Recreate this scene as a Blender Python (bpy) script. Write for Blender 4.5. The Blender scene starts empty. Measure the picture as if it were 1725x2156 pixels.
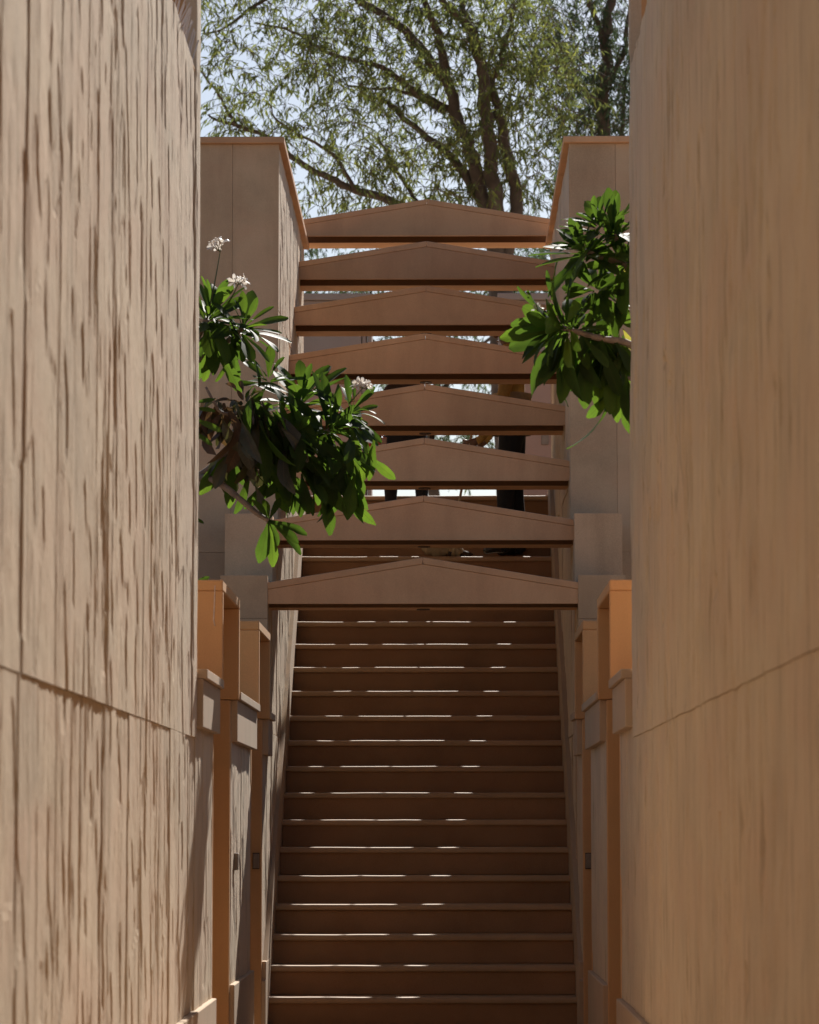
import bpy, bmesh, math, random
import numpy as np
from mathutils import Vector, Matrix

sc = bpy.context.scene
C = sc.collection
R = math.radians
rnd = random.Random(7)

# ------------------------------------------------------------------ camera
F, PIT, YAW, CX, EYE = 6868.0, 0.0969, 0.0108, 0.1296, 1.317      # focal length in 1725x2156 picture units
cam = bpy.data.cameras.new('camera')
cam.sensor_fit = 'VERTICAL'
cam.sensor_height = 36.0
cam.lens = 36.0 * F / 2156.0
cam.clip_start = 0.1
cam.clip_end = 3000
cam.dof.use_dof = True
cam.dof.focus_distance = 19.5
cam.dof.aperture_fstop = 7.0
camo = bpy.data.objects.new('camera', cam)
camo.location = (CX, 0, EYE)
camo.rotation_euler = (math.pi / 2 + PIT, 0, YAW)
C.objects.link(camo)
sc.camera = camo

# ------------------------------------------------------------------ sky, sun, exposure
SUN = Vector((-0.192, -1.0, -0.80)).normalized()                  # direction the light travels
elev = math.asin(-SUN.z)
world = bpy.data.worlds.new('World')
sc.world = world
world.use_nodes = True
nt = world.node_tree
bg = nt.nodes['Background']
sky = nt.nodes.new('ShaderNodeTexSky')
sky.sky_type = 'NISHITA'
sky.sun_disc = False
sky.sun_elevation = elev
sky.sun_rotation = math.atan2(-SUN.x, -SUN.y)
sky.air_density = 1.0
sky.dust_density = 1.5
sky.ozone_density = 1.5
sky.altitude = 400
nt.links.new(sky.outputs[0], bg.inputs[0])
bg.inputs[1].default_value = 0.05
sl = bpy.data.lights.new('sun', 'SUN')
sl.energy = 5.0
sl.angle = R(0.53)
sl.color = (1.0, 0.95, 0.88)
so = bpy.data.objects.new('sun', sl)
so.rotation_euler = (-SUN).to_track_quat('Z', 'Y').to_euler()
so.location = (5, 30, 30)
C.objects.link(so)
sc.view_settings.view_transform = 'Standard'
sc.view_settings.look = 'None'
sc.view_settings.exposure = 0.85
sc.view_settings.gamma = 1.0
sc.cycles.use_denoising = True
sc.cycles.max_bounces = 12
sc.cycles.diffuse_bounces = 7
sc.cycles.transparent_max_bounces = 16

# ------------------------------------------------------------------ helpers
def pix(x, y, Y):
    """point seen at picture position (x, y of 1725x2156) at distance Y ahead"""
    a = (x - 862.5) / F; b = (1078 - y) / F
    yf = math.cos(PIT) - b * math.sin(PIT); z = math.sin(PIT) + b * math.cos(PIT)
    d = Vector((a * math.cos(YAW) - yf * math.sin(YAW), a * math.sin(YAW) + yf * math.cos(YAW), z))
    return Vector((CX, 0, EYE)) + d * (Y / d.y)

def tag(o, label=None, cat=None, group=None, kind=None):
    if label: o['label'] = label
    if cat: o['category'] = cat
    if group: o['group'] = group
    if kind: o['kind'] = kind
    return o

def empty(name, loc=(0, 0, 0), **k):
    o = bpy.data.objects.new(name, None)
    o.location = loc; o.empty_display_size = 0.1
    C.objects.link(o)
    return tag(o, **k)

def link(name, me, m, parent=None, loc=None, **k):
    o = bpy.data.objects.new(name, me)
    C.objects.link(o)
    if m is not None and not me.materials: me.materials.append(m)
    if parent is not None:
        o.parent = parent
        o.matrix_parent_inverse = Matrix.Translation(-Vector(parent.location)) if parent.type == 'EMPTY' else Matrix.Identity(4)
    if loc is not None: o.location = loc
    return tag(o, **k)

def mesh(name, v, f, smooth=False):
    me = bpy.data.meshes.new(name)
    me.from_pydata([tuple(p) for p in v], [], f)
    me.update()
    if smooth:
        me.polygons.foreach_set('use_smooth', [True] * len(me.polygons))
    return me

def box_me(name, x0, x1, y0, y1, z0, z1, bev=0.0, seg=1):
    bm = bmesh.new()
    bmesh.ops.create_cube(bm, size=1)
    for v in bm.verts:
        v.co = Vector(((x0 + x1) / 2 + v.co.x * (x1 - x0), (y0 + y1) / 2 + v.co.y * (y1 - y0), (z0 + z1) / 2 + v.co.z * (z1 - z0)))
    if bev > 0:
        bmesh.ops.bevel(bm, geom=bm.edges[:], offset=bev, segments=seg, affect='EDGES', profile=0.5)
    me = bpy.data.meshes.new(name)
    bm.to_mesh(me); bm.free()
    return me

def box(name, xs, ys, zs, m, parent=None, bev=0.004, **k):
    x0, x1 = sorted(xs)
    return link(name, box_me(name, x0, x1, ys[0], ys[1], zs[0], zs[1], bev), m, parent, **k)

def prism_me(name, poly, y0, y1):
    """poly in (x, z), extruded from y0 to y1"""
    n = len(poly)
    v = [(x, y0, z) for x, z in poly] + [(x, y1, z) for x, z in poly]
    f = [tuple(range(n)), tuple(range(2 * n - 1, n - 1, -1))]
    f += [(i, i + n, (i + 1) % n + n, (i + 1) % n) for i in range(n)]
    me = mesh(name, v, f)
    bm = bmesh.new(); bm.from_mesh(me)
    bmesh.ops.recalc_face_normals(bm, faces=bm.faces[:])
    bm.to_mesh(me); bm.free()
    return me

def tube(V, Fc, pts, rad, n=7):
    """append a tapered tube to vertex / face lists"""
    pts = [Vector(p) for p in pts]
    b0 = len(V)
    for i, p in enumerate(pts):
        t = (pts[min(i + 1, len(pts) - 1)] - pts[max(i - 1, 0)])
        if t.length < 1e-9: t = Vector((0, 0, 1))
        t.normalize()
        a = t.orthogonal().normalized() if i == 0 else (a - t * a.dot(t)).normalized()
        b = t.cross(a)
        for k in range(n):
            w = 2 * math.pi * k / n
            V.append(p + (a * math.cos(w) + b * math.sin(w)) * rad[i])
    for i in range(len(pts) - 1):
        for k in range(n):
            Fc.append((b0 + i * n + k, b0 + i * n + (k + 1) % n, b0 + (i + 1) * n + (k + 1) % n, b0 + (i + 1) * n + k))
    Fc.append(tuple(b0 + k for k in range(n))[::-1])
    Fc.append(tuple(b0 + (len(pts) - 1) * n + k for k in range(n)))

def smooth_path(pts, n=4):
    """Catmull-Rom through the points"""
    P = [Vector(p) for p in pts]
    P = [P[0] * 2 - P[1]] + P + [P[-1] * 2 - P[-2]]
    out = []
    for i in range(1, len(P) - 2):
        for j in range(n):
            t = j / n
            out.append(0.5 * ((2 * P[i]) + (P[i + 1] - P[i - 1]) * t + (2 * P[i - 1] - 5 * P[i] + 4 * P[i + 1] - P[i + 2]) * t * t + (3 * P[i] - P[i - 1] - 3 * P[i + 1] + P[i + 2]) * t ** 3))
    out.append(P[-2])
    return out

# ------------------------------------------------------------------ materials
def newmat(name):
    m = bpy.data.materials.new(name); m.use_nodes = True
    n = m.node_tree.nodes; l = m.node_tree.links
    return m, n, l, n['Principled BSDF']

def ramp(n, l, src, stops):
    r = n.new('ShaderNodeValToRGB')
    e = r.color_ramp.elements
    while len(e) < len(stops): e.new(0.5)
    for i, (p, c) in enumerate(stops):
        e[i].position = p; e[i].color = (*c, 1)
    l.new(src, r.inputs[0])
    return r.outputs[0]

def noise(n, l, scale, detail=4, rough=0.6, vec=None, stretch=None, dist=0):
    t = n.new('ShaderNodeTexNoise')
    t.inputs['Scale'].default_value = scale; t.inputs['Detail'].default_value = detail
    t.inputs['Roughness'].default_value = rough; t.inputs['Distortion'].default_value = dist
    if stretch:
        mp = n.new('ShaderNodeMapping'); mp.inputs['Scale'].default_value = stretch
        l.new(vec, mp.inputs[0]); vec = mp.outputs[0]
    if vec is not None: l.new(vec, t.inputs['Vector'])
    return t.outputs['Fac']

def mixc(n, l, fac, a, b, mode='MIX'):
    t = n.new('ShaderNodeMix'); t.data_type = 'RGBA'; t.blend_type = mode
    for s, q in ((0, fac), (6, a), (7, b)):
        if isinstance(q, (int, float)): t.inputs[s].default_value = q
        elif isinstance(q, tuple): t.inputs[s].default_value = (*q, 1)
        else: l.new(q, t.inputs[s])
    return t.outputs[2]

def stone(name, c, var=0.25, stain=0.35, rough=0.85, bump=0.25, bscale=60, streak=(7, 7, 0.35), fine=(1, 1, 1), bdist=0.004, dash=0.0, rvar=1.0):
    m, n, l, p = newmat(name)
    g = n.new('ShaderNodeNewGeometry').outputs['Position']
    dk = tuple(x * (1 - var) for x in c); lt = tuple(min(1, x * (1 + var * 0.8)) for x in c)
    base = ramp(n, l, noise(n, l, 1.7, 7, 0.62, g), [(0.30, dk), (0.5, c), (0.72, lt)])
    # sediment tint: slow, slanted bands of pinker and yellower stone
    tint = noise(n, l, 1.0, 5, 0.55, g, (1.3, 0.9, 2.6), 0.6)
    base = mixc(n, l, ramp(n, l, tint, [(0.42, (0, 0, 0)), (0.68, (0.55, 0.55, 0.55))]), base, (c[0] * 1.04, c[1] * 0.86, c[2] * 0.84))
    st = noise(n, l, 1.0, 5, 0.6, g, streak)
    sm = ramp(n, l, st, [(0.46, (0, 0, 0)), (0.74, (stain, stain, stain))])
    base = mixc(n, l, sm, base, (c[0] * 0.52, c[1] * 0.46, c[2] * 0.42))
    if dash:
        ds = noise(n, l, 1.0, 3, 0.5, g, (15, 15, 1.7), 0.3)
        base = mixc(n, l, ramp(n, l, ds, [(0.585, (0, 0, 0)), (0.65, (dash, dash, dash))]), base, (c[0] * 0.45, c[1] * 0.40, c[2] * 0.36))
    sp = noise(n, l, 190, 3, 0.7, g)
    base = mixc(n, l, 0.35, base, ramp(n, l, sp, [(0.3, dk), (0.7, lt)]), 'MIX')
    rv = ramp(n, l, n.new('ShaderNodeObjectInfo').outputs['Random'], [(0.0, (1 - 0.12 * rvar, 1 - 0.13 * rvar, 1 - 0.14 * rvar)), (1.0, (1 + 0.07 * rvar, 1 + 0.05 * rvar, 1 + 0.03 * rvar))])
    base = mixc(n, l, 1.0, base, rv, 'MULTIPLY')
    l.new(base, p.inputs['Base Color'])
    p.inputs['Roughness'].default_value = rough
    p.inputs['Specular IOR Level'].default_value = 0.25
    b = n.new('ShaderNodeBump'); b.inputs['Strength'].default_value = bump; b.inputs['Distance'].default_value = bdist
    l.new(noise(n, l, bscale, 8, 0.68, g, fine), b.inputs['Height'])
    l.new(b.outputs[0], p.inputs['Normal'])
    return m

def plain(name, c, rough=0.6, var=0.15, scale=30, bump=0.0, metal=0.0):
    m, n, l, p = newmat(name)
    g = n.new('ShaderNodeTexCoord').outputs['Object']
    col = ramp(n, l, noise(n, l, scale, 4, 0.6, g), [(0.3, tuple(x * (1 - var) for x in c)), (0.7, tuple(min(1, x * (1 + var)) for x in c))])
    l.new(col, p.inputs['Base Color'])
    p.inputs['Roughness'].default_value = rough; p.inputs['Metallic'].default_value = metal
    if bump:
        b = n.new('ShaderNodeBump'); b.inputs['Strength'].default_value = bump; b.inputs['Distance'].default_value = 0.003
        l.new(noise(n, l, scale * 3, 5, 0.6, g), b.inputs['Height']); l.new(b.outputs[0], p.inputs['Normal'])
    return m

def leafmat(name, c, trans, tfac=0.45, rough=0.35, vein=False, var=0.35, spec=0.4):
    m, n, l, p = newmat(name)
    oi = n.new('ShaderNodeObjectInfo').outputs['Random']
    g = n.new('ShaderNodeNewGeometry')
    nz = noise(n, l, 3.0 if not vein else 14, 3, 0.6, g.outputs['Position'])
    if vein: rv = oi
    else: rv = g.outputs['Random Per Island']
    mx = n.new('ShaderNodeMath'); mx.operation = 'MULTIPLY_ADD'
    l.new(nz, mx.inputs[0]); mx.inputs[1].default_value = 0.5; 
    m2 = n.new('ShaderNodeMath'); m2.operation = 'MULTIPLY'; m2.inputs[1].default_value = 0.5
    l.new(rv, m2.inputs[0]); l.new(m2.outputs[0], mx.inputs[2])
    lo = lambda q: tuple(x * (1 - var) for x in q)
    hi = lambda q: (min(1, q[0] * (1 + var * 1.5)), min(1, q[1] * (1 + var)), q[2])
    c1 = ramp(n, l, mx.outputs[0], [(0.2, lo(c)), (0.5, c), (0.82, hi(c))])
    c2 = ramp(n, l, mx.outputs[0], [(0.2, lo(trans)), (0.5, trans), (0.82, hi(trans))])
    if vein:
        uv = n.new('ShaderNodeUVMap').outputs[0]
        sx = n.new('ShaderNodeSeparateXYZ'); l.new(uv, sx.inputs[0])
        def mth(op, a, b=0.0):
            t = n.new('ShaderNodeMath'); t.operation = op
            for i, q in enumerate((a, b)):
                if isinstance(q, (int, float)): t.inputs[i].default_value = q
                else: l.new(q, t.inputs[i])
            return t.outputs[0]
        au = mth('ABSOLUTE', mth('SUBTRACT', sx.outputs[0], 0.5))
        rib = mth('SUBTRACT', 1.0, mth('MULTIPLY', au, 28.0))
        wv = mth('SINE', mth('MULTIPLY', mth('SUBTRACT', sx.outputs[1], mth('MULTIPLY', au, 0.22)), 105.0))
        sv = mth('MULTIPLY', mth('GREATER_THAN', wv, 0.86), 0.35)
        vn = mth('MAXIMUM', rib, sv)
        cl = n.new('ShaderNodeClamp'); l.new(vn, cl.inputs[0])
        c1 = mixc(n, l, cl.outputs[0], c1, (min(1, c[0] * 2.4), min(1, c[1] * 1.7), c[2] * 1.6))
        c2 = mixc(n, l, cl.outputs[0], c2, (trans[0] * 0.75, trans[1] * 0.6, trans[2] * 0.7))
    l.new(c1, p.inputs['Base Color'])
    p.inputs['Roughness'].default_value = rough
    p.inputs['Specular IOR Level'].default_value = spec
    tr = n.new('ShaderNodeBsdfTranslucent'); l.new(c2, tr.inputs['Color'])
    ms = n.new('ShaderNodeMixShader'); ms.inputs[0].default_value = tfac
    l.new(p.outputs[0], ms.inputs[1]); l.new(tr.outputs[0], ms.inputs[2])
    l.new(ms.outputs[0], n['Material Output'].inputs['Surface'])
    return m

SAND = (0.47, 0.315, 0.215)
M = {}
M['rough'] = stone('split_sandstone', (0.60, 0.488, 0.352), var=0.24, stain=0.24, bump=0.75, bscale=26, streak=(5, 5, 1.2), fine=(1, 1, 0.6), bdist=0.006, dash=0.6, rvar=0.0)
M['smooth'] = stone('dressed_sandstone', SAND, var=0.16, stain=0.28, bump=0.12, bscale=90)
M['pale'] = stone('pale_dressed_sandstone', (0.48, 0.365, 0.25), var=0.14, stain=0.2, bump=0.12, bscale=90)
M['panel'] = stone('stained_sandstone_panel', (0.54, 0.405, 0.27), var=0.36, stain=0.85, bump=0.15, bscale=70, streak=(3.5, 3.5, 0.5))
M['pink'] = stone('pink_sandstone_beam', (0.62, 0.385, 0.225), var=0.22, stain=0.5, bump=0.12, bscale=80, streak=(5, 5, 0.9))
M['box'] = stone('orange_painted_frame', (0.63, 0.375, 0.18), var=0.2, stain=0.32, bump=0.08, bscale=120, streak=(5, 5, 0.4))
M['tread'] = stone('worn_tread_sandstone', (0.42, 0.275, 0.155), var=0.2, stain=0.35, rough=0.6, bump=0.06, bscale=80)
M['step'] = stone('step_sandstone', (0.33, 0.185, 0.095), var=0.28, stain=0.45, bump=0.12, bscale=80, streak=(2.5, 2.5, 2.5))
M['cavity_shade'] = stone('painted_cavity_shade', (0.15, 0.09, 0.05), var=0.2)  # shade of the beam cavities, painted as a dark brown stone colour
M['core'] = stone('wall_core', (0.36, 0.25, 0.18))
M['paving'] = stone('paving', (0.42, 0.31, 0.22), stain=0.2)
M['earth'] = stone('earth', (0.25, 0.17, 0.11), bump=0.6)
M['gatepink'] = stone('pink_gate_plaster', (0.42, 0.29, 0.235), var=0.1, stain=0.15)
M['gategrey'] = stone('grey_gate_stone', (0.34, 0.29, 0.26), var=0.1, stain=0.15)
M['mortar'] = plain('mortar_drip', (0.62, 0.50, 0.40), 0.9)
M['dark'] = plain('dark_metal', (0.035, 0.03, 0.028), 0.45, metal=0.6)
M['lampring'] = plain('bronze_ring', (0.09, 0.06, 0.04), 0.5)
M['glass'] = plain('lamp_lens', (0.25, 0.22, 0.2), 0.2)
M['plastic'] = plain('grey_brown_plastic', (0.22, 0.17, 0.13), 0.5)
M['wood'] = plain('door_wood', (0.16, 0.08, 0.04), 0.6, scale=8)
M['spike'] = plain('spike_wire', (0.60, 0.56, 0.54), 0.35, 0.05)
M['bark'] = plain('tree_bark', (0.10, 0.072, 0.05), 0.9, 0.35, 6, 0.5)
M['fbark'] = plain('frangipani_bark', (0.16, 0.125, 0.10), 0.8, 0.3, 30, 0.5)
M['leaf'] = leafmat('frangipani_leaf', (0.018, 0.034, 0.012), (0.125, 0.23, 0.024), 0.40, 0.55, True, 0.35, 0.08)
M['leafy'] = leafmat('yellow_frangipani_leaf', (0.10, 0.11, 0.025), (0.32, 0.31, 0.05), 0.5, 0.4, True, 0.2)
M['leafd'] = leafmat('wilted_frangipani_leaf', (0.040, 0.040, 0.022), (0.065, 0.07, 0.022), 0.22, 0.5, True, 0.35)
M['leafb'] = leafmat('dry_brown_leaf', (0.070, 0.046, 0.030), (0.12, 0.07, 0.025), 0.25, 0.55, True, 0.35)
M['petal'] = leafmat('white_petal', (0.62, 0.56, 0.52), (0.70, 0.66, 0.60), 0.35, 0.5, False, 0.08)
M['stalk'] = plain('flower_stalk', (0.10, 0.11, 0.04), 0.6)
M['tree1'] = leafmat('willow_leaf', (0.080, 0.102, 0.045), (0.19, 0.235, 0.07), 0.45, 0.6, False, 0.55, 0.15)
M['tree2'] = leafmat('dark_willow_leaf', (0.050, 0.075, 0.046), (0.09, 0.135, 0.065), 0.4, 0.6, False, 0.45, 0.15)
M['skin'] = plain('skin', (0.16, 0.08, 0.045), 0.5, 0.08)
M['shirt'] = plain('mustard_shirt', (0.40, 0.235, 0.06), 0.85, 0.15, 14, 0.2)
M['khaki'] = plain('khaki_cloth', (0.34, 0.26, 0.155), 0.9, 0.2, 12, 0.4)
M['black'] = plain('black_cloth', (0.010, 0.010, 0.012), 0.85, 0.2)
M['shoe'] = plain('black_leather', (0.012, 0.012, 0.012), 0.18)
M['brown'] = plain('brown_cloth', (0.05, 0.026, 0.014), 0.85)
M['hair'] = plain('dark_hair', (0.02, 0.015, 0.012), 0.55, 0.3, 60, 0.6)
M['cap'] = plain('woollen_cap', (0.10, 0.085, 0.07), 0.95, 0.4, 60, 0.9)
M['cane'] = plain('bamboo_cane', (0.40, 0.29, 0.17), 0.5)
M['bag'] = plain('pink_bag', (0.62, 0.42, 0.36), 0.8)
M['red'] = plain('red_print', (0.55, 0.06, 0.05), 0.8)
M['eye'] = plain('eye', (0.02, 0.015, 0.012), 0.15)

# ------------------------------------------------------------------ rough stone relief
class Relief:
    def __init__(s, seed, amp, ncrack, Y0, Y1, Z0, Z1, wide=1.0):
        s.r = np.random.default_rng(seed); s.amp = amp
        s.g = [s.r.random((96, 96)) for _ in range(7)]
        s.cr = []
        for i in range(ncrack):
            long = s.r.random() < 0.28
            L = s.r.uniform(0.2, 0.75) if long else s.r.choice([0.03, 0.06, 0.11, 0.18]) * s.r.uniform(0.7, 1.4)
            lean = s.r.normal(0, 0.015) if long else s.r.normal(0.02, 0.05) + (s.r.random() < 0.22) * s.r.uniform(0.1, 0.4)
            s.cr.append((s.r.uniform(Y0, Y1), s.r.uniform(Z0, Z1), L, lean, wide * (s.r.uniform(0.004, 0.011) if long else s.r.uniform(0.003, 0.012)), s.r.choice([0.25, 0.45, 0.8]) * s.r.uniform(0.7, 1.3), s.r.uniform(0, 9)))
    def n(s, k, u, v):
        G = s.g[k]; iu = np.floor(u).astype(int); iv = np.floor(v).astype(int)
        fu = u - iu; fv = v - iv; fu = fu * fu * (3 - 2 * fu); fv = fv * fv * (3 - 2 * fv)
        a = G[iu % 96, iv % 96]; b = G[(iu + 1) % 96, iv % 96]; c = G[iu % 96, (iv + 1) % 96]; d = G[(iu + 1) % 96, (iv + 1) % 96]
        return (a * (1 - fu) + b * fu) * (1 - fv) + (c * (1 - fu) + d * fu) * fv
    def h(s, Y, Z):
        w = Y + 0.05 * (s.n(6, Z * 1.3, Y * 0.7) - 0.5)
        base = s.n(0, w * 1.6, Z * 0.6)
        t = 0.65 * s.n(1, w * 4.0, Z * 0.6) + 0.35 * s.n(2, w * 10 + Z * 0.5, Z * 1.8)
        q = t * 4.5; fl = np.floor(q); fr = q - fl
        terr = (fl + np.clip(fr / 0.10, 0, 1)) / 4.5
        diag = s.n(3, w * 9 + Z * 2.4, Z * 3.8 - w * 2.5)
        chip = np.clip((diag - 0.70) / 0.06, 0, 1)
        fine = s.n(4, w * 13, Z * 7) * 0.6 + s.n(5, w * 34, Z * 20) * 0.4
        h = 0.30 * terr + 0.20 * base - 0.18 * chip + 0.15 * fine
        patch = np.clip((s.n(0, Y * 1.1 + 31, Z * 0.9 + 17) - 0.28) * 3.2, 0.05, 1.3)
        for y0, z0, L, lean, wd, dp, ph in s.cr:
            m = (np.abs(Z - z0) < L) & (np.abs(Y - y0) < 0.06 + abs(lean) * L)
            if not m.any(): continue
            zz = Z[m] - z0
            yc = y0 - lean * zz + 0.008 * np.sin(zz * 7 + ph) + 0.011 * (s.n(6, zz * 16 + ph * 5 + 40, zz * 0 + ph) - 0.5)
            tap = np.clip(1 - np.abs(zz) / L, 0, 1) ** 0.6 * (0.55 + 0.9 * s.n(2, zz * 22 + 30, zz * 0 + ph))
            h[m] -= patch[m] * dp * tap * np.exp(-((Y[m] - yc) / (wd * (0.5 + tap))) ** 2)
        return s.amp * (h - 0.42)

def rough_slab(name, side, X, ys, zs, rel, parent, dY=0.012, dZ=0.022, off=0.0, top=None, back=0.05):
    """a split-faced slab: relief towards the passage, closed sides; top(Y) may lower its top edge"""
    y0, y1 = ys; z0, z1 = zs
    ny = max(3, int((y1 - y0) / dY)); nz = max(3, int((z1 - z0) / dZ))
    yy = np.linspace(y0, y1, ny); u = np.linspace(0, 1, nz)
    Yg, U = np.meshgrid(yy, u, indexing='ij')
    lo = z0 if not callable(z0) else None
    Zg = z0 + U * (z1 - z0)
    if top is not None:
        Zg = z0 + U * (np.vectorize(top)(Yg) - z0)
    h = rel.h(Yg, Zg) + off
    e = np.minimum(Yg - y0, y1 - Yg)
    h = h - (0.0025 if side < 0 else 0.001) * np.exp(-e / 0.004)
    Xg = side * (X - h)
    nv = ny * nz
    V = np.zeros((nv, 3)); V[:, 0] = Xg.ravel(); V[:, 1] = Yg.ravel(); V[:, 2] = Zg.ravel()
    idx = np.arange(nv).reshape(ny, nz)
    q = np.stack([idx[:-1, :-1], idx[1:, :-1], idx[1:, 1:], idx[:-1, 1:]], -1).reshape(-1, 4)
    ring = np.concatenate([idx[:, 0], idx[-1, 1:], idx[-2::-1, -1], idx[0, -2:0:-1]])
    A_ = V[ring].copy(); B = V[ring].copy(); B[:, 0] = side * (X + back)
    ra = nv + np.arange(len(ring)); rb = ra + len(ring)
    sd = np.stack([ra, rb, np.roll(rb, -1), np.roll(ra, -1)], -1)
    if side > 0: q = q[:, ::-1]; sd = sd[:, ::-1]
    V = np.concatenate([V, A_, B]); Q = np.concatenate([q[:, ::-1], sd])
    me = bpy.data.meshes.new(name)
    me.vertices.add(len(V)); me.vertices.foreach_set('co', V.ravel())
    me.loops.add(len(Q) * 4); me.loops.foreach_set('vertex_index', Q.ravel().astype(np.int32))
    me.polygons.add(len(Q)); me.polygons.foreach_set('loop_start', np.arange(0, len(Q) * 4, 4, dtype=np.int32))
    me.update(calc_edges=True); me.validate()
    me.polygons.foreach_set('use_smooth', [False] * len(me.polygons))
    return link(name, me, M['rough'], parent)

# ------------------------------------------------------------------ layout numbers (metres)
H, HB, HS = 0.92, 0.88, 0.90
YE = 13.76
YF = (14.81, 17.73); YD = (16.0, 18.83)
ZTOP, ZSILL, ZJ, ZLED = 2.447, 1.99, 1.70, 0.56
TREAD, RISE, YS0, ZS0 = 0.25, 0.1724, 19.188, 0.345       # nosing k at (YS0 + TREAD k, ZS0 + RISE k)
KMIN, KMAX = -1, 20
YP8, YP7, YT, YTE = 19.33, 19.86, 20.44, 24.22
ZP8, ZP7, ZT = 2.82, 3.24, 5.66
ZLAND = ZS0 + RISE * KMAX
SIDEN = {-1: 'left', 1: 'right'}
def nose_z(Y): return ZS0 + RISE * (Y - YS0) / TREAD

# ------------------------------------------------------------------ ground and terraces
def slab(name, xs, ys, zs, m): return box(name, xs, ys, zs, m, bev=0, kind='structure')
slab('passage_floor', (-1.38, 1.38), (-40, 24.3), (-0.4, 0.0), M['paving'])
slab('ground', (-400, 400), (-400, 900), (-1.4, -0.42), M['earth'])
slab('side_terrace_left', (-60, -1.385), (-40, 24.3), (-0.41, 1.45), M['earth'])
slab('side_terrace_right', (1.385, 60), (-40, 24.3), (-0.41, 1.45), M['earth'])
slab('upper_terrace', (-200, 200), (24.3, 600), (-0.41, ZLAND - 0.045), M['paving'])

# ------------------------------------------------------------------ stair
stair = empty('staircase', (0, YS0, 0), label='steep brown sandstone staircase climbing under the gabled stone beams', cat='staircase')
def tread_me():
    d = TREAD + 0.03; r = 0.022; pts = []
    for i in range(7):
        a = math.pi / 2 + math.pi * i / 12
        pts.append((r + r * math.cos(a), -r + r * math.sin(a)))
    pts += [(0, -0.032), (0.006, -0.038), (d, -0.038), (d, 0)]
    n = len(pts); V = []; Fc = []; NX = 15
    for q in range(NX):
        x = -HS + 2 * HS * q / (NX - 1)
        wz, wy = (0, 0) if q in (0, NX - 1) else (rnd.uniform(-0.0022, 0.0006), rnd.uniform(-0.001, 0.0025))
        V += [(x, p[0] + wy * (p[0] < 0.05), p[1] + wz * (p[0] < 0.05 and p[1] > -0.02)) for p in pts]
    for q in range(NX - 1):
        for i in range(n):
            j = (i + 1) % n
            Fc.append((q * n + i, q * n + j, (q + 1) * n + j, (q + 1) * n + i))
    Fc += [tuple(range(n))[::-1], tuple(range((NX - 1) * n, NX * n))]
    me = mesh('tread', V, Fc)
    bm = bmesh.new(); bm.from_mesh(me); bmesh.ops.recalc_face_normals(bm, faces=bm.faces[:]); bm.to_mesh(me); bm.free()
    return me
tms = [tread_me() for _ in range(5)]; rm = box_me('riser', -HS, HS, 0.022, 0.06, -RISE, -0.0375, 0.002)
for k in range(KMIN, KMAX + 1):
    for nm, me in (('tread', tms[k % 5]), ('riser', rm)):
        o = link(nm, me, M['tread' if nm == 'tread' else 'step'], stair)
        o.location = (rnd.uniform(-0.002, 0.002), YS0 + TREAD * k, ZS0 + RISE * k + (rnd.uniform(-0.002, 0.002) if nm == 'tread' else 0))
box('landing_slab', (-HS, HS), (YS0 + TREAD * KMAX + 0.28, 24.9), (ZLAND - 0.04, ZLAND - 0.003), M['paving'], stair)
for s in (-1, 1):
    y0, y1, hh = 18.86, 24.3, 0.33
    p = [(y0, 0), (y0, max(0.1, nose_z(y0) + hh)), (24.19 - 0.28, ZLAND + 0.12), (y1, ZLAND + 0.12), (y1, ZLAND - 0.2), (y0 + 0.35, 0)]
    x0, x1 = s * HS, s * (H + 0.012)
    V = [(x0, a, b) for a, b in p] + [(x1, a, b) for a, b in p]; n = len(p)
    Fc = [tuple(range(n)), tuple(range(2 * n - 1, n - 1, -1))] + [(i, (i + 1) % n, (i + 1) % n + n, i + n) for i in range(n)]
    me = mesh('stringer', V, Fc); bm = bmesh.new(); bm.from_mesh(me); bmesh.ops.recalc_face_normals(bm, faces=bm.faces[:]); bm.to_mesh(me); bm.free()
    link('stringer', me, M['pale'], stair)

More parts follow.
